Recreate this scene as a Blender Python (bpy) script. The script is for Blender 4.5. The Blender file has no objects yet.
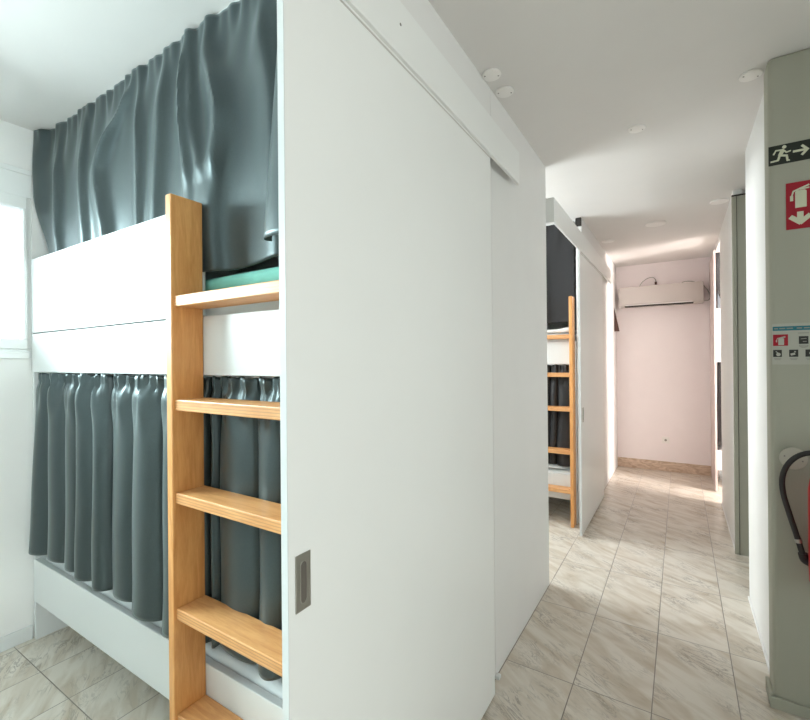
import bpy, bmesh, math, random
from mathutils import Vector, Matrix
random.seed(7)
SC = bpy.context.scene
COL = SC.collection
PI = math.pi

# ------------------------------------------------------------------ helpers
class MB:
    def __init__(self):
        self.bm = bmesh.new()
    def box(self, x0, x1, y0, y1, z0, z1, bev=0.0, seg=2):
        b = bmesh.new()
        bmesh.ops.create_cube(b, size=1.0)
        for v in b.verts:
            v.co = Vector(((x0+x1)/2 + v.co.x*(x1-x0), (y0+y1)/2 + v.co.y*(y1-y0), (z0+z1)/2 + v.co.z*(z1-z0)))
        if bev > 0:
            bmesh.ops.bevel(b, geom=list(b.edges), offset=bev, segments=seg, profile=0.5, affect='EDGES')
        self._merge(b); return self
    def _merge(self, b):
        me = bpy.data.meshes.new('tmp'); b.to_mesh(me); b.free()
        self.bm.from_mesh(me); bpy.data.meshes.remove(me)
    def cyl(self, p, axis, r, h, seg=32, r2=None, bev=0.0):
        b = bmesh.new()
        bmesh.ops.create_cone(b, cap_ends=True, segments=seg, radius1=r, radius2=r if r2 is None else r2, depth=h)
        if bev > 0:
            ed = [e for e in b.edges if len(e.link_faces) == 2 and any(len(f.verts) > 4 for f in e.link_faces)]
            bmesh.ops.bevel(b, geom=ed, offset=bev, segments=2, profile=0.5, affect='EDGES')
        rot = Vector((0, 0, 1)).rotation_difference(Vector(axis)).to_matrix()
        for v in b.verts: v.co = rot @ v.co + Vector(p)
        self._merge(b); return self
    def lathe(self, prof, c, seg=40):
        b = bmesh.new(); rings = []
        for r, z in prof:
            rings.append([b.verts.new((c[0]+r*math.cos(2*PI*i/seg), c[1]+r*math.sin(2*PI*i/seg), c[2]+z)) for i in range(seg)])
        for a, d in zip(rings, rings[1:]):
            for i in range(seg):
                b.faces.new((a[i], a[(i+1) % seg], d[(i+1) % seg], d[i]))
        b.faces.new(list(reversed(rings[0]))); b.faces.new(rings[-1])
        self._merge(b); return self
    def tube(self, pts, r, seg=12, smooth=6):
        P = [Vector(p) for p in pts]; path = []
        if smooth > 1 and len(P) > 2:
            Q = [P[0]*2-P[1]] + P + [P[-1]*2-P[-2]]
            for i in range(1, len(Q)-2):
                for k in range(smooth):
                    t = k/smooth; a, b_, c, d = Q[i-1], Q[i], Q[i+1], Q[i+2]
                    path.append(0.5*((2*b_) + (c-a)*t + (2*a-5*b_+4*c-d)*t*t + (3*b_-a-3*c+d)*t**3))
            path.append(P[-1])
        else: path = P
        b = bmesh.new(); rings = []
        up = Vector((0.123, 0.31, 0.94)).normalized()
        for i, p in enumerate(path):
            d = (path[min(i+1, len(path)-1)] - path[max(i-1, 0)]).normalized()
            n = d.cross(up)
            if n.length < 1e-3: n = d.cross(Vector((1, 0, 0)))
            n.normalize(); m = d.cross(n)
            rings.append([b.verts.new(p + r*(math.cos(2*PI*k/seg)*n + math.sin(2*PI*k/seg)*m)) for k in range(seg)])
        for a, c in zip(rings, rings[1:]):
            for k in range(seg):
                b.faces.new((a[k], a[(k+1) % seg], c[(k+1) % seg], c[k]))
        b.faces.new(list(reversed(rings[0]))); b.faces.new(rings[-1])
        bmesh.ops.recalc_face_normals(b, faces=b.faces)
        self._merge(b); return self
    def flat(self, pts, y, t=0.0006, xz=True):
        """polygon in a wall's plane (x, z), facing -Y, with a small thickness"""
        b = bmesh.new(); self.lift = getattr(self, 'lift', 0)+1; y = y-0.00006*self.lift; t = t+0.00006*self.lift
        A = [b.verts.new((x, y, z)) for x, z in pts]; C = [b.verts.new((x, y+t, z)) for x, z in pts]
        n = len(pts)
        b.faces.new(A); b.faces.new(list(reversed(C)))
        for i in range(n): b.faces.new((A[i], C[i], C[(i+1) % n], A[(i+1) % n]))
        bmesh.ops.recalc_face_normals(b, faces=b.faces)
        self._merge(b); return self
    def stroke(self, a, c, w, y, t=0.0006, w2=None):
        a = Vector(a); c = Vector(c); d = (c-a).normalized(); n = Vector((-d.y, d.x)); w2 = w if w2 is None else w2
        return self.flat([a+n*w/2, a-n*w/2, c-n*w2/2, c+n*w2/2], y, t)
    def disc(self, c, r, y, t=0.0006, seg=24):
        return self.flat([(c[0]+r*math.cos(2*PI*i/seg), c[1]+r*math.sin(2*PI*i/seg)) for i in range(seg)], y, t)
    def grid(self, fn, nu, nv):
        b = bmesh.new()
        V = [[b.verts.new(fn(i/nu, j/nv)) for i in range(nu+1)] for j in range(nv+1)]
        for j in range(nv):
            for i in range(nu):
                b.faces.new((V[j][i], V[j+1][i], V[j+1][i+1], V[j][i+1]))
        self._merge(b); return self
    def build(self, name, mat, parent=None, smooth=False, off=None):
        bm = self.bm
        if off is not None:
            for v in bm.verts: v.co -= Vector(off)
        me = bpy.data.meshes.new(name); bm.to_mesh(me); bm.free()
        if smooth:
            for p in me.polygons: p.use_smooth = True
            try: me.set_sharp_from_angle(angle=math.radians(38))
            except Exception: pass
        me.materials.append(mat)
        o = bpy.data.objects.new(name, me); COL.objects.link(o)
        if parent is not None: o.parent = parent
        if off is not None and parent is None: o.location = off
        return o

def tag(o, label=None, cat=None, group=None, kind=None):
    if label: o['label'] = label
    if cat: o['category'] = cat
    if group: o['group'] = group
    if kind: o['kind'] = kind
    return o
def thing(name, loc, label, cat, group=None):
    o = bpy.data.objects.new(name, None); COL.objects.link(o)
    o.location = loc; o.empty_display_size = 0.1
    return tag(o, label, cat, group)
def struct(name, mb, mat, parent=None, smooth=False):
    o = mb.build(name, mat, parent, smooth)
    if parent is None: o['kind'] = 'structure'
    return o
def copy_tree(o, parent=None):
    c = o.copy(); COL.objects.link(c)
    if parent is not None: c.parent = parent
    for ch in [x for x in COL.objects if x.parent == o]: copy_tree(ch, c)
    return c

# ------------------------------------------------------------------ materials
def newmat(name):
    m = bpy.data.materials.new(name); m.use_nodes = True
    nt = m.node_tree; nt.nodes.clear()
    out = nt.nodes.new('ShaderNodeOutputMaterial'); bs = nt.nodes.new('ShaderNodeBsdfPrincipled')
    nt.links.new(bs.outputs[0], out.inputs[0])
    return m, nt, bs
def paint(name, col, rough=0.5, var=0.02, scale=6.0, bump=0.0, bscale=180.0, metal=0.0, spec=0.5):
    m, nt, bs = newmat(name); L = nt.links.new
    tc = nt.nodes.new('ShaderNodeTexCoord'); no = nt.nodes.new('ShaderNodeTexNoise')
    no.inputs['Scale'].default_value = scale; no.inputs['Detail'].default_value = 4
    L(tc.outputs['Object'], no.inputs['Vector'])
    mp = nt.nodes.new('ShaderNodeMapRange'); mp.inputs[3].default_value = 1-var; mp.inputs[4].default_value = 1+var
    L(no.outputs[0], mp.inputs[0])
    mx = nt.nodes.new('ShaderNodeVectorMath'); mx.operation = 'SCALE'; mx.inputs[0].default_value = col
    L(mp.outputs[0], mx.inputs['Scale']); L(mx.outputs[0], bs.inputs['Base Color'])
    bs.inputs['Roughness'].default_value = rough; bs.inputs['Metallic'].default_value = metal
    bs.inputs['Specular IOR Level'].default_value = spec
    if bump > 0:
        n2 = nt.nodes.new('ShaderNodeTexNoise'); n2.inputs['Scale'].default_value = bscale; n2.inputs['Detail'].default_value = 3
        L(tc.outputs['Object'], n2.inputs['Vector'])
        bp = nt.nodes.new('ShaderNodeBump'); bp.inputs['Strength'].default_value = bump; bp.inputs['Distance'].default_value = 0.004
        L(n2.outputs[0], bp.inputs['Height']); L(bp.outputs[0], bs.inputs['Normal'])
    return m

M = {}
M['wall'] = paint('wall_paint', (0.83, 0.83, 0.82), 0.6, bump=0.06)
M['signwall'] = paint('shaded_wall_paint', (0.41, 0.41, 0.34), 0.65, bump=0.10)  # white wall standing in dim light; the dimness is put into the colour
M['farwall'] = paint('pink_lit_wall_paint', (0.94, 0.875, 0.885), 0.6, bump=0.05)  # warm light at the corridor's end is painted in as a pale pink tint
M['pinkdoor'] = paint('pale_pink_door', (0.62, 0.52, 0.50), 0.5)
M['lobby'] = paint('lobby_bounce_cut', (0.40, 0.39, 0.37), 0.65)  # unseen lobby walls, darkened to cut the light they bounce back
M['ceil'] = paint('ceiling_paint', (0.77, 0.75, 0.735), 0.7, bump=0.05)
M['lam'] = paint('white_laminate', (0.69, 0.71, 0.71), 0.30, 0.01, spec=0.35)
M['door'] = paint('white_door_laminate', (0.87, 0.885, 0.875), 0.34, 0.012)
M['doorgrey'] = paint('grey_green_door', (0.36, 0.36, 0.30), 0.55, 0.03)
M['pvc'] = paint('window_pvc', (0.82, 0.84, 0.84), 0.3, 0.01)
M['plastic'] = paint('white_plastic', (0.90, 0.88, 0.86), 0.35, 0.01)
M['dark'] = paint('dark_gap', (0.03, 0.027, 0.025), 0.7)
M['screw'] = paint('screw_steel', (0.25, 0.24, 0.23), 0.4, metal=0.8)
M['steel'] = paint('brushed_steel', (0.50, 0.49, 0.45), 0.36, 0.05, 60, metal=0.9)
M['steeldark'] = paint('recess_steel', (0.20, 0.18, 0.16), 0.5, metal=0.6)
M['alu'] = paint('aluminium_track', (0.62, 0.60, 0.58), 0.4, metal=0.5)
M['sheet'] = paint('white_sheet', (0.82, 0.85, 0.86), 0.8, 0.03, 12, bump=0.2, bscale=20)
M['blanket'] = paint('green_blanket', (0.20, 0.52, 0.44), 0.85, 0.08, 20, bump=0.2, bscale=60)
M['matt'] = paint('grey_mattress', (0.66, 0.67, 0.66), 0.8, 0.03, 14)
M['black'] = paint('black_rubber', (0.018, 0.016, 0.016), 0.5)
M['red'] = paint('red_enamel', (0.55, 0.015, 0.02), 0.3, 0.03)
M['signred'] = paint('sign_red', (0.36, 0.005, 0.02), 0.45, 0.02)
M['signblack'] = paint('sign_black', (0.012, 0.018, 0.012), 0.45, 0.02)
M['lumi'] = paint('photoluminescent', (0.66, 0.68, 0.52), 0.5, 0.02)
M['teal'] = paint('notice_teal', (0.02, 0.17, 0.22), 0.5)
M['ink'] = paint('notice_ink', (0.03, 0.03, 0.028), 0.5)
M['inkgrey'] = paint('notice_grey', (0.30, 0.30, 0.26), 0.5)
M['paper'] = paint('notice_sheet', (0.47, 0.475, 0.42), 0.55)
M['cream'] = paint('cream_plastic', (0.55, 0.53, 0.46), 0.5)
M['brown'] = paint('dark_brown_cloth', (0.10, 0.05, 0.04), 0.8)
M['wirewhite'] = paint('white_wire', (0.75, 0.77, 0.76), 0.4)
M['acside'] = paint('air_conditioner_white', (0.62, 0.575, 0.55), 0.4, 0.01)

def glass_mat():
    m = bpy.data.materials.new('window_glass'); m.use_nodes = True; nt = m.node_tree; nt.nodes.clear()
    out = nt.nodes.new('ShaderNodeOutputMaterial'); mx = nt.nodes.new('ShaderNodeMixShader')
    tr = nt.nodes.new('ShaderNodeBsdfTransparent'); gl = nt.nodes.new('ShaderNodeBsdfGlossy')
    fr = nt.nodes.new('ShaderNodeFresnel'); fr.inputs[0].default_value = 1.3
    tr.inputs[0].default_value = (0.97, 0.99, 0.98, 1); gl.inputs['Roughness'].default_value = 0.02
    nt.links.new(fr.outputs[0], mx.inputs[0]); nt.links.new(tr.outputs[0], mx.inputs[1]); nt.links.new(gl.outputs[0], mx.inputs[2])
    nt.links.new(mx.outputs[0], out.inputs[0]); return m
M['glass'] = glass_mat()

def wood_mat(name, c1, c2, rough=0.42, axis='Z', ply=False):
    m, nt, bs = newmat(name); L = nt.links.new; N = nt.nodes.new
    tc = N('ShaderNodeTexCoord'); mp = N('ShaderNodeMapping')
    sc = {'Z': (14, 14, 1.6), 'X': (1.6, 14, 14)}[axis]
    mp.inputs['Scale'].default_value = sc
    L(tc.outputs['Object'], mp.inputs[0])
    n1 = N('ShaderNodeTexNoise'); n1.inputs['Scale'].default_value = 3.0; n1.inputs['Detail'].default_value = 7; n1.inputs['Distortion'].default_value = 1.2
    L(mp.outputs[0], n1.inputs['Vector'])
    n2 = N('ShaderNodeTexNoise'); n2.inputs['Scale'].default_value = 22.0; n2.inputs['Detail'].default_value = 3
    L(mp.outputs[0], n2.inputs['Vector'])
    ad = N('ShaderNodeMath'); ad.operation = 'MULTIPLY_ADD'; ad.inputs[1].default_value = 0.35
    L(n2.outputs[0], ad.inputs[0]); L(n1.outputs[0], ad.inputs[2])
    rp = N('ShaderNodeValToRGB'); rp.color_ramp.elements[0].position = 0.42; rp.color_ramp.elements[1].position = 0.92
    rp.color_ramp.elements[0].color = (*c1, 1); rp.color_ramp.elements[1].color = (*c2, 1)
    L(ad.outputs[0], rp.inputs[0])
    colr = rp.outputs[0]
    if ply:   # plywood layers show on the long edges
        sx = N('ShaderNodeSeparateXYZ'); L(tc.outputs['Object'], sx.inputs[0])
        mu = N('ShaderNodeMath'); mu.operation = 'MULTIPLY'; mu.inputs[1].default_value = 2*PI/0.0085; L(sx.outputs['Z'], mu.inputs[0])
        si = N('ShaderNodeMath'); si.operation = 'SINE'; L(mu.outputs[0], si.inputs[0])
        st = N('ShaderNodeMapRange'); st.inputs[1].default_value = 0.2; st.inputs[2].default_value = 0.9; L(si.outputs[0], st.inputs[0])
        ge = N('ShaderNodeNewGeometry'); sn = N('ShaderNodeSeparateXYZ'); L(ge.outputs['Normal'], sn.inputs[0])
        ab = N('ShaderNodeMath'); ab.operation = 'ABSOLUTE'; L(sn.outputs['Y'], ab.inputs[0])
        gt = N('ShaderNodeMath'); gt.operation = 'GREATER_THAN'; gt.inputs[1].default_value = 0.8; L(ab.outputs[0], gt.inputs[0])
        mm = N('ShaderNodeMath'); mm.operation = 'MULTIPLY'; L(st.outputs[0], mm.inputs[0]); L(gt.outputs[0], mm.inputs[1])
        m2 = N('ShaderNodeMath'); m2.operation = 'MULTIPLY'; m2.inputs[1].default_value = 0.55; L(mm.outputs[0], m2.inputs[0])
        mx = N('ShaderNodeMixRGB'); mx.inputs[2].default_value = (0.33, 0.16, 0.07, 1); L(m2.outputs[0], mx.inputs[0]); L(colr, mx.inputs[1]); colr = mx.outputs[0]
    L(colr, bs.inputs['Base Color']); bs.inputs['Roughness'].default_value = rough
    return m
M['stile'] = wood_mat('ladder_wood', (0.52, 0.22, 0.060), (0.70, 0.355, 0.125))
M['step'] = wood_mat('ladder_step_wood', (0.56, 0.25, 0.085), (0.74, 0.40, 0.165), axis='X', ply=True)

def curtain_mat():
    m, nt, bs = newmat('curtain_satin'); L = nt.links.new; N = nt.nodes.new
    tc = N('ShaderNodeTexCoord'); mp = N('ShaderNodeMapping'); mp.inputs['Scale'].default_value = (700, 700, 160)
    L(tc.outputs['Object'], mp.inputs[0])
    no = N('ShaderNodeTexNoise'); no.inputs['Scale'].default_value = 1.0; no.inputs['Detail'].default_value = 2; L(mp.outputs[0], no.inputs['Vector'])
    rp = N('ShaderNodeValToRGB'); rp.color_ramp.elements[0].color = (0.044, 0.060, 0.063, 1); rp.color_ramp.elements[1].color = (0.072, 0.094, 0.098, 1)
    L(no.outputs[0], rp.inputs[0]); L(rp.outputs[0], bs.inputs['Base Color'])
    bs.inputs['Roughness'].default_value = 0.38; bs.inputs['Metallic'].default_value = 0.55
    bs.inputs['Sheen Weight'].default_value = 0.22; bs.inputs['Sheen Roughness'].default_value = 0.45
    bs.inputs['Sheen Tint'].default_value = (0.8, 0.95, 0.95, 1)
    return m
M['curtain'] = curtain_mat()
M['curtain_shaded'] = paint('shaded_curtain_cloth', (0.020, 0.020, 0.022), 0.5, 0.1, 300, spec=0.4)  # same curtain fabric, darkened to paint in the shade of the far cubicles

def tile_mat():
    TX, TY, OX, OY = 0.295, 0.5925, -0.697, 0.783
    m, nt, bs = newmat('marble_floor_tile'); L = nt.links.new; N = nt.nodes.new
    tc = N('ShaderNodeTexCoord'); s = N('ShaderNodeSeparateXYZ'); L(tc.outputs['Object'], s.inputs[0])
    def ax(sock, off, size):
        a = N('ShaderNodeMath'); a.operation = 'SUBTRACT'; a.inputs[1].default_value = off; L(sock, a.inputs[0])
        d = N('ShaderNodeMath'); d.operation = 'DIVIDE'; d.inputs[1].default_value = size; L(a.outputs[0], d.inputs[0])
        fl = N('ShaderNodeMath'); fl.operation = 'FLOOR'; L(d.outputs[0], fl.inputs[0])
        fr = N('ShaderNodeMath'); fr.operation = 'FRACT'; L(d.outputs[0], fr.inputs[0])
        pp = N('ShaderNodeMath'); pp.operation = 'PINGPONG'; pp.inputs[1].default_value = 0.5; L(fr.outputs[0], pp.inputs[0])
        di = N('ShaderNodeMath'); di.operation = 'MULTIPLY'; di.inputs[1].default_value = size; L(pp.outputs[0], di.inputs[0])
        return fl.outputs[0], di.outputs[0]
    fx, dx = ax(s.outputs['X'], OX, TX); fy, dy = ax(s.outputs['Y'], OY, TY)
    mn = N('ShaderNodeMath'); mn.operation = 'MINIMUM'; L(dx, mn.inputs[0]); L(dy, mn.inputs[1])
    gr = N('ShaderNodeMapRange'); gr.inputs[1].default_value = 0.0012; gr.inputs[2].default_value = 0.0030; L(mn.outputs[0], gr.inputs[0])
    cid = N('ShaderNodeCombineXYZ'); L(fx, cid.inputs[0]); L(fy, cid.inputs[1])
    wn = N('ShaderNodeTexWhiteNoise'); wn.noise_dimensions = '3D'; L(cid.outputs[0], wn.inputs['Vector'])
    sc = N('ShaderNodeVectorMath'); sc.operation = 'SCALE'; sc.inputs['Scale'].default_value = 9.0; L(wn.outputs['Color'], sc.inputs[0])
    ad = N('ShaderNodeVectorMath'); ad.operation = 'ADD'; L(tc.outputs['Object'], ad.inputs[0]); L(sc.outputs[0], ad.inputs[1])
    mp = N('ShaderNodeMapping'); mp.inputs['Rotation'].default_value = (0, 0, math.radians(32)); L(ad.outputs[0], mp.inputs[0])
    st = N('ShaderNodeMapping'); st.inputs['Scale'].default_value = (3.4, 13.0, 1.0); L(mp.outputs[0], st.inputs[0])
    cl = N('ShaderNodeTexNoise'); cl.inputs['Scale'].default_value = 1.0; cl.inputs['Detail'].default_value = 6; cl.inputs['Distortion'].default_value = 0.8; L(st.outputs[0], cl.inputs['Vector'])
    st2 = N('ShaderNodeMapping'); st2.inputs['Scale'].default_value = (4.6, 17.0, 1.0); L(mp.outputs[0], st2.inputs[0])
    vn = N('ShaderNodeTexNoise'); vn.inputs['Scale'].default_value = 1.3; vn.inputs['Detail'].default_value = 9; vn.inputs['Roughness'].default_value = 0.62; vn.inputs['Distortion'].default_value = 1.6; L(st2.outputs[0], vn.inputs['Vector'])
    rp = N('ShaderNodeValToRGB'); e = rp.color_ramp.elements
    e[0].position = 0.24; e[0].color = (0.52, 0.435, 0.335, 1); e[1].position = 0.58; e[1].color = (0.735, 0.685, 0.61, 1)
    L(cl.outputs[0], rp.inputs[0])
    vr = N('ShaderNodeValToRGB'); e = vr.color_ramp.elements
    e[0].position = 0.47; e[0].color = (0, 0, 0, 1); e[1].position = 0.515; e[1].color = (1, 1, 1, 1)
    e2 = vr.color_ramp.elements.new(0.56); e2.color = (0, 0, 0, 1)
    L(vn.outputs[0], vr.inputs[0])
    br = N('ShaderNodeTexNoise'); br.inputs['Scale'].default_value = 5.0; L(ad.outputs[0], br.inputs['Vector'])
    brr = N('ShaderNodeMapRange'); brr.inputs[1].default_value = 0.45; brr.inputs[2].default_value = 0.68; L(br.outputs[0], brr.inputs[0])
    vm = N('ShaderNodeMath'); vm.operation = 'MULTIPLY'; L(vr.outputs[0], vm.inputs[0]); L(brr.outputs[0], vm.inputs[1])
    vm2 = N('ShaderNodeMath'); vm2.operation = 'MULTIPLY'; vm2.inputs[1].default_value = 0.8; L(vm.outputs[0], vm2.inputs[0])
    mx = N('ShaderNodeMixRGB'); mx.inputs[2].default_value = (0.30, 0.27, 0.24, 1); L(vm2.outputs[0], mx.inputs[0]); L(rp.outputs[0], mx.inputs[1])
    mg = N('ShaderNodeMixRGB'); mg.inputs[1].default_value = (0.26, 0.23, 0.20, 1); L(gr.outputs[0], mg.inputs[0]); L(mx.outputs[0], mg.inputs[2])
    L(mg.outputs[0], bs.inputs['Base Color'])
    rr = N('ShaderNodeMapRange'); rr.inputs[3].default_value = 0.7; rr.inputs[4].default_value = 0.27; L(gr.outputs[0], rr.inputs[0]); L(rr.outputs[0], bs.inputs['Roughness'])
    bp = N('ShaderNodeBump'); bp.inputs['Strength'].default_value = 0.4; bp.inputs['Distance'].default_value = 0.002; L(gr.outputs[0], bp.inputs['Height']); L(bp.outputs[0], bs.inputs['Normal'])
    return m
M['tile'] = tile_mat()
def stone_mat():
    m, nt, bs = newmat('stone_baseboard'); L = nt.links.new; N = nt.nodes.new
    tc = N('ShaderNodeTexCoord'); mp = N('ShaderNodeMapping'); mp.inputs['Scale'].default_value = (4, 4, 12); mp.inputs['Rotation'].default_value = (0, 0.5, 0); L(tc.outputs['Object'], mp.inputs[0])
    no = N('ShaderNodeTexNoise'); no.inputs['Scale'].default_value = 2.5; no.inputs['Detail'].default_value = 7; no.inputs['Distortion'].default_value = 1.5; L(mp.outputs[0], no.inputs['Vector'])
    rp = N('ShaderNodeValToRGB'); rp.color_ramp.elements[0].position = 0.35; rp.color_ramp.elements[0].color = (0.50, 0.36, 0.26, 1)
    rp.color_ramp.elements[1].position = 0.65; rp.color_ramp.elements[1].color = (0.76, 0.62, 0.50, 1)
    L(no.outputs[0], rp.inputs[0]); L(rp.outputs[0], bs.inputs['Base Color']); bs.inputs['Roughness'].default_value = 0.35
    return m
M['stone'] = stone_mat()

# ------------------------------------------------------------------ the shell
H = 2.60
XL, XC, XR = -2.81, -0.70, 0.33      # outer left wall, corridor's left wall, corridor's right wall
struct('floor', MB().box(-2.95, 3.15, -2.75, 6.85, -0.12, 0.0), M['tile'])
struct('ceiling', MB().box(-2.95, 3.15, -2.75, 6.85, H, H+0.12), M['ceil'])

def wall_x(mb, x0, x1, segs):
    """wall slab across X with (y0, y1, z0, z1) pieces"""
    for y0, y1, z0, z1 in segs: mb.box(x0, x1, y0, y1, z0, z1)
    return mb
W1 = (-1.05, 0.868); W2 = (2.25, 3.885); WZ = (1.43, 2.39)
struct('wall_left', wall_x(MB(), XL-0.14, XL, [(-2.75, W1[0], 0, H), (W1[0], W1[1], 0, WZ[0]), (W1[0], W1[1], WZ[1], H), (W1[1], W2[0], 0, H),
       (W2[0], W2[1], 0, WZ[0]), (W2[0], W2[1], WZ[1], H), (W2[1], 6.85, 0, H)]), M['wall'])
struct('wall_corridor_left', wall_x(MB(), XC-0.045, XC, [(-2.60, -0.42, 0, H), (-0.42, 0.845, 2.32, H), (0.845, 1.832, 0, H), (1.836, 2.765, 0, H),
       (3.93, 6.30, 0, H)]), M['wall'])
struct('wall_partition_near', MB().box(XL, XC-0.045, -1.16, -1.11, 0, H), M['wall'])
struct('wall_partition_middle', MB().box(XL, XC-0.045, 1.755, 1.80, 0, H), M['wall'])
struct('wall_partition_far', MB().box(XL, XC-0.045, 4.80, 4.845, 0, H), M['wall'])
struct('wall_back', MB().box(XC, 3.0, -2.75, -2.60, 0, H), M['lobby'])
LW = (-1.7, 0.9); LZ = (0.80, 2.00)
struct('wall_lobby_right', wall_x(MB(), 3.0, 3.15, [(-2.75, LW[0], 0, H), (LW[0], LW[1], 0, LZ[0]), (LW[0], LW[1], LZ[1], H), (LW[1], 2.36, 0, H)]), M['lobby'])
# wall that carries the signs, with a rounded corner
sw = MB().box(0.306, 3.0, 2.26, 2.37, 0, H)
o = struct('wall_front', sw, M['signwall'])
bv = o.modifiers.new('round', 'BEVEL'); bv.width = 0.016; bv.segments = 3; bv.limit_method = 'ANGLE'
struct('wall_right', wall_x(MB(), XR, XR+0.05, [(2.37, 3.21, 0, H), (3.90, 5.15, 0, H), (5.15, 6.30, 2.535, H)]), M['wall'])
struct('wall_recess', MB().box(XR+0.05, 1.45, 3.16, 3.21, 0, H).box(1.40, 1.45, 3.21, 3.90, 0, H).box(XR+0.05, 1.45, 3.93, 3.97, 0, H), M['wall'])
struct('wall_far', MB().box(XC-0.045, XR+0.05, 6.30, 6.42, 0, H), M['farwall'])
RW = (4.05, 4.95); RZ = (0.9, 2.3)
struct('wall_far_right', wall_x(MB(), 2.62, 2.76, [(3.97, RW[0], 0, H), (RW[0], RW[1], 0, RZ[0]), (RW[0], RW[1], RZ[1], H), (RW[1], 6.85, 0, H)]).box(XR+0.05, 2.62, 6.72, 6.85, 0, H).box(1.45, 2.62, 3.93, 3.97, 0, H), M['wall'])
# baseboards
struct('baseboard_left', MB().box(XL, XL+0.014, -1.11, 0.858, 0, 0.07, 0.003), M['lam'])
struct('baseboard_far', MB().box(XC, XR, 6.287, 6.30, 0, 0.12, 0.003), M['stone'])
struct('baseboard_front', MB().box(0.294, 3.0, 2.248, 2.26, 0, 0.045, 0.003).box(0.294, 0.306, 2.26, 2.37, 0, 0.055, 0.003), M['signwall'])
struct('baseboard_right', MB().box(XR-0.008, XR, 2.37, 3.21, 0, 0.012, 0.002).box(XR-0.008, XR, 3.90, 5.15, 0, 0.012, 0.002), M['wall'])

# windows
def window(n, x, y0, y1, z0, z1, face, head=0.0, sill=0.0):
    s = face  # +1: room lies towards +X
    a, b = (x-0.065, x-0.004) if s > 0 else (x+0.03, x+0.10)
    root = MB().box(min(a, b), max(a, b), y0, y1, z0, z0+0.045, 0.004).box(min(a, b), max(a, b), y0, y1, z1-0.045, z1, 0.004) \
        .box(min(a, b), max(a, b), y0, y0+0.045, z0+0.045, z1-0.045, 0.004).box(min(a, b), max(a, b), y1-0.02, y1, z0+0.045, z1-0.045, 0.004)
    w = struct('window_%d' % n, root, M['pvc'])
    zb = z0+0.045; zt = z1-0.045-head
    if head > 0:
        MB().box(a, x+0.004, y0, y1, zt+0.03, z1-0.004, 0.002).box(x+0.004, x+0.012, y0, y1, z1-0.03, z1-0.004, 0.003).build('shutter_box', M['pvc'], w)
    m = (y0+y1)/2
    sash = MB()
    for q0, q1 in ((y0+0.045, m), (m, y1-0.02)):
        sash.box(min(a, b)+0.01, max(a, b)+0.012*s, q0, q1, zb, zb+0.05, 0.004).box(min(a, b)+0.01, max(a, b)+0.012*s, q0, q1, zt-0.03, zt+0.03, 0.004)
        sash.box(min(a, b)+0.01, max(a, b)+0.012*s, q0, q0+0.05, zb+0.05, zt-0.03, 0.004).box(min(a, b)+0.01, max(a, b)+0.012*s, q1-0.016, q1, zb+0.05, zt-0.03, 0.004)
    sash.build('sash', M['pvc'], w)
    MB().box((a+b)/2-0.004, (a+b)/2+0.004, y0+0.06, y1-0.022, zb+0.03, zt-0.02).build('glass', M['glass'], w)
    if s > 0:
        MB().box(x-0.03, x+0.012, y0, y1-0.012, z0-0.004, z0+0.03, 0.004).build('window_sill', M['pvc'], w)
    return w
window(1, XL, W1[0], W1[1], WZ[0], WZ[1], 1, head=0.13)
window(2, XL, W2[0], W2[1], WZ[0], WZ[1], 1, head=0.13)
window(3, 3.0, LW[0], LW[1], LZ[0], LZ[1], -1)
window(4, 2.62, RW[0], RW[1], RZ[0], RZ[1], -1)

# ------------------------------------------------------------------ sliding doors and their tracks
def fascia(n, y0, y1):
    f = struct('trim_%d' % n, MB().box(-0.664, -0.650, y0, y1, 2.248, 2.402, 0.002).box(XC, -0.664, y0, y1, 2.390, 2.402).box(XC, -0.664, y0, y0+0.005, 2.249, 2.390).box(XC, -0.664, y1-0.005, y1, 2.320, 2.390), M['door'])
    MB().box(XC+0.001, -0.692, y0+0.01, y1-0.004, 2.30, 2.385).build('track_rail', M['alu'], f)
    return f
f1 = fascia(1, -0.50, 2.080)
MB().cyl((-0.650, 1.02, 2.335), (1, 0, 0), 0.004, 0.002, 12).build('screw', M['screw'], f1)
f2 = fascia(2, 2.765, 5.45)

def sliding_door(n, y0, y1, hz, hy):
    d = struct('door_%d' % n, MB().box(-0.677, -0.660, y0, y1, 0.012, 2.262, 0.0015), M['door'])
    MB().box(-0.6775, -0.6595, y0-0.0012, y0+0.0005, 0.013, 2.26).build('edge_band', M['lam'], d)
    MB().box(-0.6602, -0.6592, y0+0.004, y1-0.004, 2.236, 2.241).build('top_bead', M['alu'], d)
    if hy:
        h = MB().box(-0.6600, -0.6572, hy-0.021, hy+0.021, hz-0.058, hz+0.058, 0.0012).build('flush_handle', M['steel'], d)
        r = MB()
        b = r
        # stadium-shaped finger recess with a bright lip
        pts = []
        for k in range(13): pts.append((hy+0.009*math.cos(PI*k/12), hz+0.034+0.009*math.sin(PI*k/12)))
        for k in range(13): pts.append((hy-0.009*math.cos(PI*k/12), hz-0.034-0.009*math.sin(PI*k/12)))
        bm = b.bm
        A = [bm.verts.new((-0.6568, y, z)) for y, z in pts]; C = [bm.verts.new((-0.6573, y, z)) for y, z in pts]
        bm.faces.new(A); bm.faces.new(list(reversed(C)))
        for i in range(len(pts)): bm.faces.new((A[i], C[i], C[(i+1) % len(pts)], A[(i+1) % len(pts)]))
        bmesh.ops.recalc_face_normals(bm, faces=bm.faces)
        r.build('finger_recess', M['steeldark'], h)
        lip = MB().tube([(-0.6566, y, z) for y, z in pts]+[(-0.6566, pts[0][0], pts[0][1])], 0.0011, 8, 1)
        lip.build('recess_lip', M['steel'], h, True)
    return d
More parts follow.
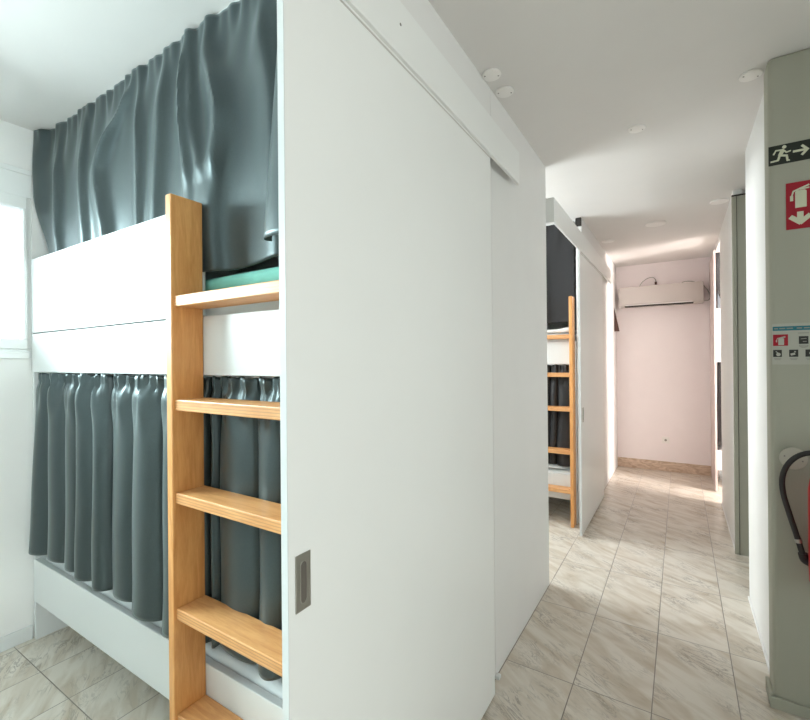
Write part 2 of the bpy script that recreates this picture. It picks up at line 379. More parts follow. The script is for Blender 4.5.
sliding_door(1, 0.604, 1.722, 0.948, 0.643)
sliding_door(2, 3.620, 4.79, 0.955, 3.70)
struct('door_3', MB().box(XR-0.010, 1.40, 3.880, 3.90, 0.0, 2.55, 0.002), M['doorgrey'])
struct('trim_3', MB().box(XR+0.016, XR+0.019, 3.878, 3.88, 0, 2.55).box(XR-0.010, 1.40, 3.882, 3.90, 2.55, 2.562), M['dark'])
struct('door_4', MB().box(XR-0.030, XR-0.011, 5.56, 6.285, 0.01, 2.525, 0.002), M['pinkdoor'])
tag(MB().box(XC+0.001, -0.678, 1.82, 1.845, 0, 0.016, 0.003).build('floor_guide', M['lam']), 'small white floor guide at the foot of the wall past the near sliding door', 'door guide')
tag(MB().box(-0.744, -0.698, 3.905, 3.929, 2.530, 2.599, 0.004).build('curtain_gap_block', M['dark']), 'small dark stand-in for the curtain top under the ceiling above the far sliding door rail', 'stand-in block')  # added dark block in place of the far bunk's curtain top

# ------------------------------------------------------------------ bunks
BX0, BX1, BY, BD = -2.795, -0.748, 0.860, 0.885     # bunk extents; front plane; depth
def make_bunk(label):
    t = thing('bunk_bed', ((BX0+BX1)/2, BY, 0), label, 'bunk bed', 'white built-in bunk beds')
    o = t.location.copy()
    def part(mb, name, mat='lam'): return mb.build(name, M[mat], t, False, o)
    part(MB().box(BX0, BX0+0.022, BY+0.002, BY+BD, 0, 1.55, 0.0015), 'end_panel')
    part(MB().box(BX1-0.022, BX1, BY+0.002, BY+BD, 0, 1.55, 0.0015), 'end_panel')
    part(MB().box(BX0, -1.345, BY, BY+0.019, 1.557, 1.930, 0.0015), 'guard_board')
    part(MB().box(BX0, BX1, BY, BY+0.019, 1.358, 1.551, 0.0015), 'upper_rail')
    part(MB().box(BX0+0.001, BX1, BY, BY+0.026, 0.195, 0.408, 0.0025), 'lower_rail')
    part(MB().box(BX0+0.022, BX1-0.022, BY+0.026, BY+BD-0.01, 0.24, 0.258), 'bed_base')
    part(MB().box(BX0+0.022, BX1-0.022, BY+0.019, BY+BD-0.01, 1.395, 1.413), 'bed_base')
    return t
def make_ladder(label):
    x0, x1, y0 = -1.358, -0.755, 0.752
    t = thing('bunk_ladder', ((x0+x1)/2, y0+0.05, 0), label, 'ladder', 'wooden bunk ladders')
    o = t.location.copy()
    for a, b in ((x0, x0+0.030), (x1-0.026, x1)):
        MB().box(a, b, y0, 0.8585, 0.0, 1.925, 0.003).build('stile', M['stile'], t, False, o)
    for z in (1.608, 1.285, 0.996, 0.636, 0.308):
        MB().box(x0+0.030, x1-0.026, y0+0.009, 0.8585, z-0.034, z, 0.003).build('step', M['step'], t, False, o)
    return t
b1 = make_bunk('white bunk bed behind the near wooden ladder and grey curtains, window at its head')
l1 = make_ladder('tall wooden ladder at the near bunk, partly hidden by the white sliding door')

def mattress(x0, x1, y0, y1, z0, z1, mat, name, label, cat, group, seed, bulge=0.012):
    rnd = random.Random(seed); ph = [rnd.uniform(0, 6) for _ in range(4)]
    b = bmesh.new(); bmesh.ops.create_cube(b, size=1.0)
    for v in b.verts: v.co = Vector(((x0+x1)/2+v.co.x*(x1-x0), (y0+y1)/2+v.co.y*(y1-y0), (z0+z1)/2+v.co.z*(z1-z0)))
    bmesh.ops.bevel(b, geom=list(b.edges), offset=min(0.03, (z1-z0)*0.42), segments=4, profile=0.5, affect='EDGES')
    bmesh.ops.subdivide_edges(b, edges=[e for e in b.edges if e.calc_length() > 0.3], cuts=14, use_grid_fill=True)
    for v in b.verts:
        if v.co.z > (z0+z1)/2: v.co.z += bulge*0.5*(math.sin(9*v.co.x+ph[0])*math.sin(7*v.co.y+ph[1])+0.4*math.sin(23*v.co.x+ph[2]))
    m = MB(); m._merge(b); o = m.build(name, M[mat], None, True, ((x0+x1)/2, (y0+y1)/2, z0))
    return tag(o, label, cat, group)
gm = 'mattresses on the bunks'
mU = mattress(BX0+0.03, BX1-0.03, BY+0.03, BY+BD-0.02, 1.413, 1.625, 'matt', 'mattress', 'grey upper mattress under the green blanket on the near bunk', 'mattress', gm, 1, 0.006)
mL = mattress(BX0+0.03, BX1-0.03, BY+0.032, BY+BD-0.02, 0.258, 0.425, 'sheet', 'mattress', 'white lower mattress under the gathered curtain of the near bunk', 'mattress', gm, 2, 0.006)
blU = mattress(BX0+0.06, BX1-0.026, BY+0.026, BY+BD-0.05, 1.630, 1.686, 'blanket', 'blanket', 'green blanket on the upper mattress beneath the near top curtain', 'blanket', None, 3, 0.008)
blL = mattress(BX0+0.026, BX0+0.17, BY+0.05, BY+0.55, 0.428, 0.50, 'blanket', 'folded_blanket', 'folded green blanket at the window end of the near lower bunk', 'blanket', None, 4)

# curtains -----------------------------------------------------------------
def solid(o, t=0.003):
    m = o.modifiers.new('cloth', 'SOLIDIFY'); m.thickness = t; m.offset = 0
def smoothstep(a, b, x):
    t = min(1, max(0, (x-a)/(b-a))); return t*t*(3-2*t)

def lower_curtain(edges, ytop, ztop, zbot, seed, depth=0.042, flare=0.0, mat='curtain'):
    """gathered curtain: each stretch between two creases is one rounded fold"""
    rnd = random.Random(seed); E = edges; n = len(E)-1
    dr = [rnd.uniform(-0.02, 0.02) for _ in E]; dp = [rnd.uniform(0.75, 1.2)*depth for _ in range(n)]
    asym = [rnd.uniform(-0.35, 0.35) for _ in range(n)]; hem = [rnd.uniform(-0.012, 0.012) for _ in range(n)]
    def fn(u, t):
        k = min(n-1, int(u*n)); w = u*n-k
        d = dr[k]*(1-w)+dr[k+1]*w
        g = smoothstep(0.0, 0.10, t)
        x = E[k]*(1-w)+E[k+1]*w + d*t
        ws = min(1, max(0, w+asym[k]*w*(1-w)))
        bul = math.sqrt(max(0.0, 1-(2*ws-1)**2))
        bul = 0.75*bul+0.25*math.sin(PI*ws)
        y = -dp[k]*bul*(0.72+0.28*g)
        # header ruffles
        hd = math.exp(-(t/0.075)**2)
        y += -0.009*hd*math.sin((x*100)+2*math.sin(9*x)) + 0.005*math.exp(-((t-0.05)/0.02)**2) - 0.006*hd*math.sin(x*210)
        # little drag folds below the header
        y += 0.008*math.exp(-((t-0.13)/0.08)**2)*math.sin(x*58+5*t*math.sin(7*x))
        x += 0.006*math.sin(9*t+k)*t
        y += -flare*t*(1-smoothstep(0.0, 0.14, u)) - 0.012*t
        x += -0.03*flare/0.05*t*(1-smoothstep(0.0, 0.1, u)) if flare else 0
        z = ztop + (zbot+hem[k]*math.sin(PI*w)-ztop)*t
        z += 0.004*hd*math.sin(x*80)
        return (x, ytop+y, z)
    m = MB().grid(fn, n*22, 70)
    return m
gc = 'dark grey bunk curtains'
def place(mb, name, label, cat, group, y, mat='curtain', t=0.003):
    o = mb.build(name, M[mat], None, True, (0, y, 0)); solid(o, t); return tag(o, label, cat, group)
eL = [-2.735, -2.61, -2.44, -2.26, -2.12, -1.985, -1.79, -1.585, -1.42, -1.336]
cLL = place(lower_curtain(eL, BY+0.033, 1.352, 0.470, 11, 0.055, 0.028), 'lower_curtain', 'grey gathered curtain under the white bunk panel, left of the near ladder', 'curtain', gc, BY)
eR = [-1.308, -1.285, -1.09, -0.965, -0.90, -0.765]
cLR = place(lower_curtain(eR, BY+0.036, 1.352, 0.482, 12, 0.030), 'lower_curtain', 'dark curtain seen between the steps of the near ladder, under the white panel', 'curtain', gc, BY)

def upper_curtain():
    # soft ridges that stand out of the sheet: ((t, x), ...) down the cloth, half-width, depth
    R = [(((0, -2.30), (0.7, -2.27), (1, -2.26)), 0.050, 0.030), (((0, -1.86), (0.4, -2.15), (0.75, -2.09), (1, -2.06)), 0.060, 0.036),
         (((0, -1.82), (0.8, -1.80), (1, -1.80)), 0.040, 0.026), (((0, -1.63), (0.8, -1.68), (1, -1.69)), 0.060, 0.030),
         (((0, -1.49), (0.8, -1.43), (1, -1.42)), 0.040, 0.034), (((0, -1.375), (0.45, -1.255), (0.8, -1.325), (1, -1.35)), 0.050, 0.048),
         (((0, -1.47), (0.35, -1.43), (0.75, -1.33), (1, -1.30)), 0.035, 0.026),
         (((0, -1.105), (0.5, -1.030), (1, -1.02)), 0.060, 0.030), (((0, -2.58), (0.5, -2.56), (1, -2.50)), 0.050, 0.030)]
    def along(c, t):
        for (a, p), (b, q) in zip(c, c[1:]):
            if t <= b:
                w = (t-a)/(b-a); w = w*w*(3-2*w); return p+(q-p)*w
        return c[-1][1]
    def fn(u, t):
        xl = -2.785 + 0.165*smoothstep(0.45, 1.0, t) - 0.008*math.sin(PI*min(1, t*2))
        x = xl*(1-u) + (-0.768)*u
        y = 0.0
        for c, w, d in R:
            e = x-along(c, t)
            ww = w*(1.75 if e < 0 else 0.62)*(0.7+0.5*t)          # long slope towards the window, short one away from it
            g = 1/(1+(e/ww)**2)**1.5
            y -= 1.2*d*g*(0.25+0.75*smoothstep(0.0, 0.30, t))
        y -= 0.012*math.sin(5.2*x+1.1+2.2*t)*t
        y -= 0.048*(1-smoothstep(0.0, 0.07, u))*(1-smoothstep(0.35, 0.70, t))
        hd = math.exp(-(t/0.09)**2)
        y += hd*(-0.004*math.sin(x*62+2.2*math.sin(6*x)) - 0.003*math.sin(x*110))
        y += 0.004*math.exp(-((t-0.16)/0.12)**2)*math.sin(x*44+9*t)
        q = -0.052 if x < -1.30 else -0.052-0.05*smoothstep(-1.30, -1.20, x)
        q -= 0.06*(1-smoothstep(0.45, 0.68, t))
        if y < q+0.02: y = q+0.02*math.exp((y-q-0.02)/0.02)
        z = 2.592 - 0.005*abs(math.sin(u*31)) * hd + (1.690+0.024*smoothstep(0.6, 0.7, u)-2.592)*t
        z += 0.012*math.sin(6*x)*t
        return (x, BY+0.060+y, z)
    return MB().grid(fn, 260, 80)
cU = place(upper_curtain(), 'upper_curtain', 'wide grey satin curtain hanging from the ceiling above the near bunk guard', 'curtain', gc, BY)
def loose_end():
    def fn(u, t):
        a = -PI*0.62 + u*PI*1.75
        rx = 0.030+0.050*t; ry = 0.012+0.032*t
        x = -0.860 - 0.022*t + rx*math.sin(a) + 0.05*u*t
        y = BY-0.030-0.02*t - ry*math.cos(a)
        z = 2.575 + (1.735-2.575)*t - 0.03*t*u
        return (x, y, z)
    return MB().grid(fn, 40, 50)
cE = place(loose_end(), 'curtain_end', 'narrow rolled edge of grey curtain beside the white sliding door, above the ladder', 'curtain', gc, BY)

# curtain tracks
t = thing('curtain_track', (-1.76, BY+0.03, H), 'white ceiling track carrying the top curtain of the near bunk', 'curtain track', 'white curtain tracks')
MB().box(-2.78, -0.76, BY+0.064, BY+0.080, H-0.014, H-0.0005, 0.002).build('rail', M['wirewhite'], t, False, t.location.copy())
for k in range(17):
    x = -2.72+k*0.12
    MB().tube([(x, BY+0.072, H-0.012), (x+0.004, BY+0.07, H-0.022), (x, BY+0.066, H-0.030), (x-0.004, BY+0.075, H-0.024)], 0.0014, 6, 3).build('hook', M['wirewhite'], t, True, t.location.copy())
track1 = t
rod1 = MB().tube([(BX0+0.022, BY+0.026, 1.3545), (-1.7, BY+0.026, 1.353), (BX1-0.022, BY+0.026, 1.3545)], 0.0024, 8, 8).build('curtain_wire', M['wirewhite'], None, True, (-1.76, BY, 1.35))
tag(rod1, 'thin white wire under the panel carrying the lower curtains of the near bunk', 'curtain wire', 'white curtain wires')

# second bunk (further cubicle on the left) and third (far right cubicle)
DY = 3.040
def cp(o, dx, dy, label, group=None):
    c = copy_tree(o); c.location = o.location + Vector((dx, dy, 0)); c['label'] = label; return c
b2 = cp(b1, 0, DY, 'white bunk bed glimpsed through the far doorway on the left')
l2 = cp(l1, 0, DY, 'slim wooden ladder seen in the far doorway past the white wall')
cp(mU, 0, DY, 'upper mattress in the far bunk behind the topmost ladder step')
cp(mL, 0, DY, 'lower mattress in the far bunk behind the ladder foot')
cp(cU, 0, DY, 'dark top curtain seen at the far doorway behind the slim ladder')
cp(cLR, 0, DY, 'dark lower curtain seen between the steps of the far ladder')
cp(track1, 0, DY, 'curtain track above the far bunk on the left')
cp(rod1, 0, DY, 'curtain wire under the panel of the far bunk on the left')
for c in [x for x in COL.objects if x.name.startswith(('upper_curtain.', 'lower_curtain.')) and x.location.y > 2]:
    c.data = c.data.copy(); c.data.materials[0] = M['curtain_shaded']
# bedding on the far bunk
tag(mattress(-1.30, -0.80, 3.925, 4.5, 1.633, 1.673, 'sheet', 'folded_sheet', 'folded white sheet on the upper far bunk beside the ladder top', 'sheet', None, 8, 0.02))
def pillow(x0, x1, y0, y1, z0, h):
    def top(u, v):
        e = (max(0, 1-abs(2*u-1)**3.0)*max(0, 1-abs(2*v-1)**3.0))**0.5
        return e
    b = MB()
    n = 24; bm = b.bm
    for s in (1, -1):
        V = [[bm.verts.new((x0+(x1-x0)*i/n, y0+(y1-y0)*j/n, z0+h*0.45+s*(0.55 if s > 0 else 0.45)*h*top(i/n, j/n))) for i in range(n+1)] for j in range(n+1)]
        for j in range(n):
            for i in range(n):
                q = (V[j][i], V[j][i+1], V[j+1][i+1], V[j+1][i]); bm.faces.new(q if s > 0 else tuple(reversed(q)))
    bmesh.ops.remove_doubles(bm, verts=bm.verts, dist=1e-5)
    return b
tag(pillow(-1.42, -0.83, 3.905, 4.33, 0.430, 0.062).build('pillow', M['sheet'], None, True, (-1.1, 4.1, 0.428)), 'white pillow lying on the lower far bunk behind the ladder', 'pillow')
DX3, DY3 = 3.120, 4.890
b3 = cp(b1, DX3, DY3, 'bunk bed seen as a sliver in the far doorway on the right')
bpy.data.objects.remove(next(c for c in COL.objects if c.parent == b3 and c.name.startswith('end_panel')))
cU3 = cp(cU, DX3, DY3, 'upper dark curtain in the narrow gap of the far right doorway')
cLL3 = cp(cLL, DX3-0.04, DY3, 'lower dark curtain in the narrow gap of the far right doorway')
for c in (cLL3, cU3): c.data = c.data.copy(); c.data.materials[0] = M['curtain_shaded']
cp(mL, DX3, DY3, 'lower mattress in the bunk of the far right doorway')

# ------------------------------------------------------------------ ceiling discs
def plate(x, y, r, label, group, name='ceiling_cover_plate', screws=True):
    t = thing(name, (x, y, H), label, 'cover plate' if screws else 'ceiling light', group)
    o = t.location.copy()
    MB().cyl((x, y, H-0.0045), (0, 0, 1), r, 0.009, 40, None, 0.003).build('disc', M['plastic'], t, True, o)
    if screws:
        for s in (-1, 1):
            a = math.radians(28)
            MB().cyl((x+s*r*0.72*math.cos(a), y+s*r*0.72*math.sin(a), H-0.0095), (0, 0, 1), 0.0032, 0.001, 12).build('screw', M['screw'], t, False, o)
    else:
        MB().cyl((x, y, H-0.0095), (0, 0, 1), r*0.8, 0.002, 36).build('diffuser', M['plastic'], t, False, o)
    return t
gp = 'round white ceiling plates'
plate(-0.659, 1.742, 0.039, 'round white ceiling plate touching the left wall, nearer of the close pair', gp)
plate(-0.652, 1.885, 0.039, 'round white ceiling plate touching the left wall, farther of the close pair', gp)
plate(-0.181, 2.562, 0.040, 'round white ceiling plate alone in the middle of the corridor ceiling', gp)
plate(0.262, 2.345, 0.040, 'round white ceiling plate beside the sign wall corner', gp)
gl = 'flat round ceiling lights of the far corridor'
plate(-0.174, 4.465, 0.080, 'flat round ceiling light in the middle of the far corridor', gl, 'ceiling_light', False)
plate(-0.610, 4.85, 0.060, 'flat round ceiling light above the far sliding door', gl, 'ceiling_light', False)
plate(0.262, 4.10, 0.060, 'flat round ceiling light beside the grey door on the right', gl, 'ceiling_light', False)

# ------------------------------------------------------------------ signs on the near right wall (plane y = 2.26)
YS = 2.26
def plate_sign(name, x0, x1, z0, z1, mat, label, cat):
    t = thing(name, ((x0+x1)/2, YS, (z0+z1)/2), label, cat)
    MB().box(x0, x1, YS-0.0022, YS-0.0002, z0, z1, 0.0004).build('panel', M[mat], t, False, t.location.copy())
    return t
yf = YS-0.0030
# exit sign: running figure and arrow
t = plate_sign('exit_sign', 0.306, 0.440, 2.166, 2.243, 'signblack', 'black exit sign with pale running figure and right arrow on the dim wall', 'sign')
o = t.location.copy()
def man(cx, cz, s):
    m = MB(); P = lambda x, z: (cx+x*s, cz+z*s)
    m.disc(P(0.16, 0.40), 0.105*s, yf)
    m.stroke(P(0.10, 0.24), P(-0.06, -0.10), 0.22*s, yf, w2=0.19*s)              # torso
    m.stroke(P(0.14, 0.24), P(-0.24, 0.26), 0.085*s, yf); m.stroke(P(-0.22, 0.29), P(-0.36, 0.02), 0.085*s, yf)   # rear arm
    m.stroke(P(0.12, 0.22), P(0.28, 0.02), 0.085*s, yf); m.stroke(P(0.25, 0.04), P(0.47, 0.10), 0.08*s, yf)       # fore arm
    m.stroke(P(-0.04, -0.08), P(0.28, -0.16), 0.12*s, yf); m.stroke(P(0.27, -0.11), P(0.31, -0.48), 0.11*s, yf); m.stroke(P(0.27, -0.47), P(0.42, -0.47), 0.07*s, yf)   # front leg
    m.stroke(P(-0.05, -0.06), P(-0.14, -0.36), 0.12*s, yf); m.stroke(P(-0.10, -0.36), P(-0.50, -0.40), 0.10*s, yf)   # rear leg
    return m
man(0.344, 2.206, 0.064).build('running_figure', M['lumi'], t, False, o)
a = MB(); az = 2.206
a.stroke((0.380, az), (0.420, az), 0.0085, yf); a.stroke((0.406, az+0.019), (0.4255, az-0.003), 0.0085, yf); a.stroke((0.406, az-0.019), (0.4255, az+0.003), 0.0085, yf)
a.build('arrow', M['lumi'], t, False, o)
# extinguisher sign
def ext_picto(cx, zt, w, h, ink, y=yf):
    m = MB()
    m.flat([(cx-w*0.22, zt-h), (cx+w*0.36, zt-h), (cx+w*0.36, zt-h*0.26), (cx+w*0.28, zt-h*0.20), (cx-w*0.14, zt-h*0.20), (cx-w*0.22, zt-h*0.26)], y)
    m.stroke((cx-w*0.06, zt-h*0.15), (cx+w*0.50, zt), h*0.075, y); m.stroke((cx+w*0.02, zt-h*0.16), (cx+w*0.50, zt-h*0.13), h*0.06, y)
    m.stroke((cx-w*0.02, zt-h*0.14), (cx-w*0.32, zt-h*0.22), h*0.07, y); m.stroke((cx-w*0.30, zt-h*0.20), (cx-w*0.42, zt-h*0.50), h*0.06, y)
    m.stroke((cx-w*0.40, zt-h*0.42), (cx-w*0.40, zt-h*0.66), h*0.11, y)
    return m
t = plate_sign('extinguisher_sign', 0.358, 0.452, 1.902, 2.085, 'signred', 'red fire extinguisher sign with down arrow below the exit sign', 'sign'); o = t.location.copy()
ext_picto(0.398, 2.068, 0.058, 0.084, 'lumi').build('extinguisher_symbol', M['lumi'], t, False, o)
a = MB(); ax_ = 0.400
a.stroke((ax_, 1.968), (ax_, 1.926), 0.019, yf); a.stroke((ax_-0.030, 1.952), (ax_+0.003, 1.923), 0.017, yf); a.stroke((ax_+0.030, 1.952), (ax_-0.003, 1.923), 0.017, yf)
a.build('down_arrow', M['lumi'], t, False, o)
# notice with teal strip and small pictograms
t = plate_sign('safety_notice', 0.312, 0.512, 1.372, 1.534, 'paper', 'white safety notice with teal strip and small black pictograms at eye level', 'notice'); o = t.location.copy()
st = MB().flat([(0.3135, 1.506), (0.511, 1.506), (0.511, 1.5225), (0.3135, 1.5225)], yf).build('header_strip', M['teal'], t, False, o)
w = MB()
for x0, x1 in ((0.318, 0.330), (0.334, 0.352), (0.356, 0.375), (0.386, 0.402), (0.407, 0.424), (0.429, 0.447), (0.455, 0.478)): w.stroke((x0, 1.5143), (x1, 1.5143), 0.004, yf-0.0007)
w.build('header_lettering', M['inkgrey'], st, False, o)
sq = MB().flat([(0.3145, 1.446), (0.360, 1.446), (0.360, 1.491), (0.3145, 1.491)], yf).build('red_pictogram', M['signred'], t, False, o)
ext_picto(0.337, 1.483, 0.030, 0.034, 'lumi', yf-0.0007).build('extinguisher_symbol', M['paper'], sq, False, o)
def icon(x0, x1, z0, z1, kind):
    p = MB().flat([(x0, z0), (x1, z0), (x1, z1), (x0, z1)], yf).build('pictogram', M['ink'], t, False, o)
    m = MB(); cx, cz, s = (x0+x1)/2, (z0+z1)/2, (x1-x0)
    y = yf-0.0007
    if kind == 0: m.disc((cx+0.1*s, cz-0.15*s), 0.26*s, y); m.stroke((cx-0.2*s, cz+0.3*s), (cx+0.1*s, cz), 0.10*s, y)
    elif kind == 1: m.stroke((cx-0.34*s, cz-0.2*s), (cx+0.15*s, cz-0.05*s), 0.3*s, y); m.disc((cx+0.15*s, cz+0.22*s), 0.10*s, y)
    elif kind == 2: m.disc((cx+0.1*s, cz), 0.2*s, y); m.stroke((cx+0.1*s, cz), (cx+0.1*s, cz+0.38*s), 0.1*s, y)
    else: m.stroke((cx-0.3*s, cz+0.16*s), (cx+0.30*s, cz+0.22*s), 0.06*s, y); m.stroke((cx-0.1*s, cz-0.2*s), (cx+0.3*s, cz-0.2*s), 0.06*s, y)
    m.build('symbol', M['paper'], p, False, o)
    c = MB()
    for k in range(2): c.stroke((x0+0.002+0.002*k, z0-0.006-0.005*k), (x1-0.002-0.002*k, z0-0.006-0.005*k), 0.0022, yf)
    c.build('caption', M['inkgrey'], t, False, o)
icon(0.392, 0.420, 1.452, 1.482, 3)
icon(0.3145, 0.341, 1.402, 1.430, 0); icon(0.363, 0.390, 1.402, 1.430, 1); icon(0.411, 0.438, 1.402, 1.430, 2); icon(0.459, 0.486, 1.402, 1.430, 0)
MB().stroke((0.390, 1.4945), (0.422, 1.4945), 0.003, yf).build('caption', M['inkgrey'], t, False, o)
cb = MB()
for k in range(8):
    a0, a1 = PI+PI*k/8, PI+PI*(k+1)/8
    cb.stroke((0.406+0.013*math.cos(a0), 1.447+0.009*math.sin(a0)), (0.406+0.013*math.cos(a1), 1.447+0.009*math.sin(a1)), 0.0022, yf)
cb.build('curved_caption', M['inkgrey'], t, False, o)

# round cover on the sign wall and the fire extinguisher
t = thing('wall_cover_plate', (0.372, YS, 1.003), 'round cream cover plate on the dim wall behind the black hose', 'cover plate'); o = t.location.copy()
MB().cyl((0.372, YS-0.004, 1.003), (0, 1, 0), 0.043, 0.008, 40, None, 0.003).build('disc', M['cream'], t, True, o)
for s in (-1, 1): MB().cyl((0.372+s*0.027, YS-0.0085, 1.003-s*0.008), (0, 1, 0), 0.0028, 0.001, 12).build('screw', M['screw'], t, False, o)
EX, EY, EZ = 0.473, 2.165, 0.55
t = thing('fire_extinguisher', (EX, EY, EZ), 'red fire extinguisher with looping black hose hung on the dim wall', 'fire extinguisher'); o = t.location.copy()
MB().lathe([(0.060, 0.0), (0.070, 0.006), (0.074, 0.02), (0.075, 0.05), (0.075, 0.36), (0.070, 0.395), (0.055, 0.425), (0.035, 0.442), (0.024, 0.448), (0.022, 0.47)], (EX, EY, EZ)).build('cylinder', M['red'], t, True, o)
v = MB().cyl((EX, EY, EZ+0.490), (0, 0, 1), 0.021, 0.045, 24, None, 0.003).box(EX-0.030, EX+0.02, EY-0.012, EY+0.012, EZ+0.478, EZ+0.500, 0.004).build('valve', M['steel'], t, True, o)
MB().box(EX-0.01, EX+0.12, EY-0.010, EY+0.010, EZ+0.515, EZ+0.524, 0.003).build('carry_handle', M['black'], v, False, o)
MB().tube([(EX-0.01, EY, EZ+0.535), (EX+0.05, EY, EZ+0.548), (EX+0.11, EY, EZ+0.575)], 0.006, 10, 5).build('trigger_lever', M['black'], v, True, o)
HY = 2.205
MB().tube([(EX-0.028, EY, EZ+0.489), (EX-0.062, HY-0.02, EZ+0.492), (0.376, HY, 1.022), (0.346, HY, 0.985), (0.331, HY, 0.935), (0.333, HY, 0.875), (0.350, HY, 0.800), (0.367, HY, 0.735), (0.384, HY, 0.665), (0.390, HY, 0.640)], 0.0095, 14, 8).build('hose', M['black'], t, True, o)
MB().cyl((0.3755, HY, 0.700), (0.22, 0, -1), 0.0112, 0.014, 18).build('hose_ferrule', M['steel'], t, True, o)
MB().tube([(0.388, HY, 0.655), (0.394, HY, 0.632), (0.412, HY-0.008, 0.622), (0.432, HY-0.02, 0.596), (0.436, HY-0.02, 0.575)], 0.0150, 14, 5).build('nozzle', M['black'], t, True, o)
MB().box(0.405, 0.424, HY-0.025, EY+0.02, 0.606, 0.640, 0.003).build('nozzle_clip', M['black'], t, False, o)
MB().box(EX-0.030, EX+0.030, EY+0.073, YS-0.0005, EZ+0.30, EZ+0.36, 0.002).build('wall_bracket', M['steeldark'], t, False, o)

# ------------------------------------------------------------------ far wall: air conditioner, outlet, sign
AX0, AX1, AY = -0.655, 0.238, 6.10
t = thing('air_conditioner', ((AX0+AX1)/2, 6.3, 2.06), 'white split air conditioner mounted high on the far pink-lit wall', 'air conditioner'); o = t.location.copy()
MB().box(AX0, AX1, AY+0.010, 6.299, 2.052, 2.295, 0.012, 3).build('housing', M['acside'], t, True, o)
MB().box(AX0+0.004, AX1-0.004, AY, AY+0.012, 2.075, 2.290, 0.004).build('front_panel', M['acside'], t, True, o)
MB().box(AX0+0.07, AX1-0.10, AY+0.006, AY+0.07, 2.046, 2.060, 0.002).build('air_outlet', M['dark'], t, False, o)
MB().box(AX0+0.08, AX1-0.11, AY+0.004, AY+0.03, 2.062, 2.072, 0.002).build('louver', M['plastic'], t, False, o)
c = MB().tube([(-0.43, 6.20, 2.29), (-0.40, 6.22, 2.355), (-0.34, 6.25, 2.405), (-0.285, 6.27, 2.415), (-0.255, 6.28, 2.390), (-0.250, 6.285, 2.355)], 0.004, 8, 6).build('cable', M['inkgrey'], t, True, o)
MB().box(-0.262, -0.238, 6.272, 6.299, 2.325, 2.360, 0.004).build('plug', M['brown'], c, False, o)
MB().tube([(0.0, 6.22, 2.292), (0.05, 6.25, 2.325), (0.12, 6.27, 2.325), (0.19, 6.25, 2.300)], 0.0045, 8, 6).build('cable', M['inkgrey'], t, True, o)
MB().tube([(0.236, 6.20, 2.26), (0.28, 6.24, 2.20), (0.302, 6.26, 2.14), (0.290, 6.24, 2.085), (0.236, 6.2, 2.075)], 0.0045, 8, 6).build('cable', M['inkgrey'], t, True, o)
t = thing('wall_outlet', (-0.160, 6.3, 0.386), 'white wall outlet low in the middle of the far pink-lit wall', 'outlet'); o = t.location.copy()
MB().box(-0.200, -0.120, 6.290, 6.2995, 0.346, 0.426, 0.003).build('cover', M['plastic'], t, False, o)
MB().cyl((-0.160, 6.2895, 0.386), (0, 1, 0), 0.014, 0.002, 20).build('socket', M['inkgrey'], t, False, o)
# dark pennant-like triangular plate standing out of the left wall
w = MB(); bm = w.bm
tri = [(-0.699, 6.05, 2.055), (-0.699, 6.05, 1.745), (-0.640, 6.05, 1.745)]
A = [bm.verts.new((x, y, z)) for x, y, z in tri]; C = [bm.verts.new((x, y+0.006, z)) for x, y, z in tri]
bm.faces.new(A); bm.faces.new(list(reversed(C)))
for i in range(3): bm.faces.new((A[i], C[i], C[(i+1) % 3], A[(i+1) % 3]))
bmesh.ops.recalc_face_normals(bm, faces=bm.faces)
tag(w.build('triangular_sign', M['brown'], None, False, (-0.699, 6.05, 1.745)), 'dark brown triangle standing out from the left wall near the air conditioner', 'sign')

# ------------------------------------------------------------------ light
def area(name, loc, rot, sx, sy, power, col):
    l = bpy.data.lights.new(name, 'AREA'); l.shape = 'RECTANGLE'; l.size = sx; l.size_y = sy; l.energy = power; l.color = col
    ob = bpy.data.objects.new(name, l); COL.objects.link(ob); ob.location = loc; ob.rotation_euler = rot; return ob
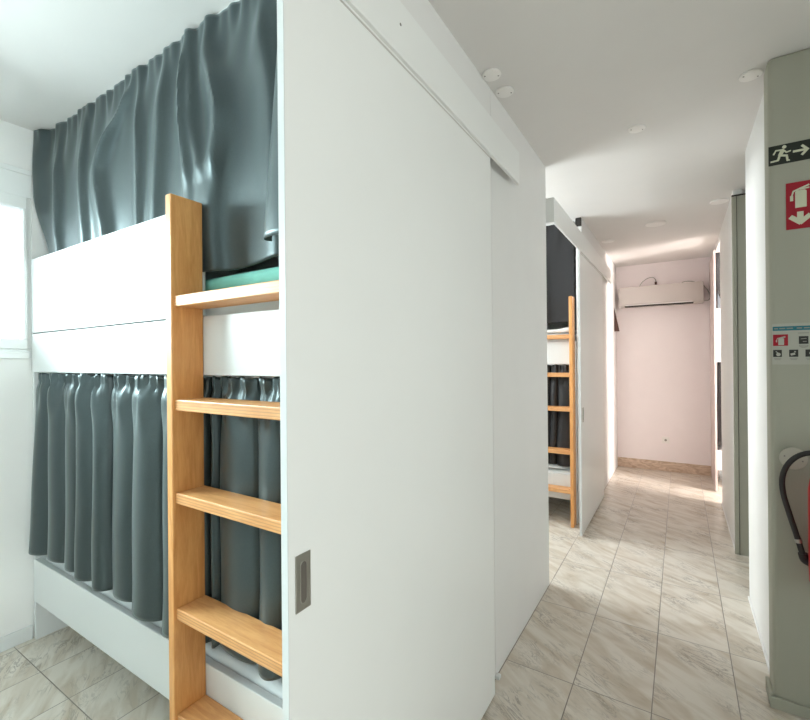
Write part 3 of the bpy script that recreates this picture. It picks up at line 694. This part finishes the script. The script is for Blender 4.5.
# daylight just outside each window
area('daylight_near_cubicle', (XL-0.30, (W1[0]+W1[1])/2-0.20, 1.98), (0, -PI/2+0.80, 0), 0.85, W1[1]-W1[0]-0.5, 138, (0.80, 0.96, 1.0))
area('daylight_middle_cubicle', (XL-0.16, (W2[0]+W2[1])/2, 1.88), (0, -PI/2, 0), 0.80, W2[1]-W2[0]-0.1, 84, (0.95, 0.98, 1.0))
lob = area('daylight_lobby', (3.18, (LW[0]+LW[1])/2, 1.4), (0, PI/2, 0), 1.15, LW[1]-LW[0]-0.1, 19, (0.99, 0.985, 0.95))
lob.data.spread = math.radians(95)     # narrowed to keep the lobby light off floor and ceiling
area('daylight_far_cubicle', (2.80, (RW[0]+RW[1])/2, 1.6), (0, PI/2, 0), 1.3, RW[1]-RW[0]-0.1, 180, (1.0, 0.86, 0.82))
wd = bpy.data.worlds.new('sky'); SC.world = wd; wd.use_nodes = True
wd.node_tree.nodes['Background'].inputs[0].default_value = (0.85, 0.93, 1.0, 1); wd.node_tree.nodes['Background'].inputs[1].default_value = 1.5

# ------------------------------------------------------------------ camera
F, YAW, PITCH, ROLL = 435.4, 0.5636, 0.0015, -0.0086
cam = bpy.data.cameras.new('camera'); cam.sensor_fit = 'HORIZONTAL'; cam.sensor_width = 36.0; cam.lens = F/810*36.0; cam.clip_start = 0.02
co = bpy.data.objects.new('camera', cam); COL.objects.link(co); SC.camera = co
f = Vector((-math.sin(YAW)*math.cos(PITCH), math.cos(YAW)*math.cos(PITCH), math.sin(PITCH)))
r = Vector((math.cos(YAW), math.sin(YAW), 0)); u = r.cross(f)
c_, s_ = math.cos(ROLL), math.sin(ROLL)
rr = c_*r+s_*u; uu = -s_*r+c_*u
mt = Matrix((rr, uu, -f)).transposed().to_4x4(); mt.translation = Vector((0, 0, 1.4))
co.matrix_world = mt

vs = SC.view_settings
SC.display_settings.display_device = 'sRGB'
vs.view_transform = 'Standard'; vs.look = 'None'; vs.gamma = 1.0; vs.use_curve_mapping = False
vs.exposure = 0.7
SC.cycles.max_bounces = 14; SC.cycles.diffuse_bounces = 9; SC.cycles.transparent_max_bounces = 12
SC.cycles.sample_clamp_indirect = 6.0
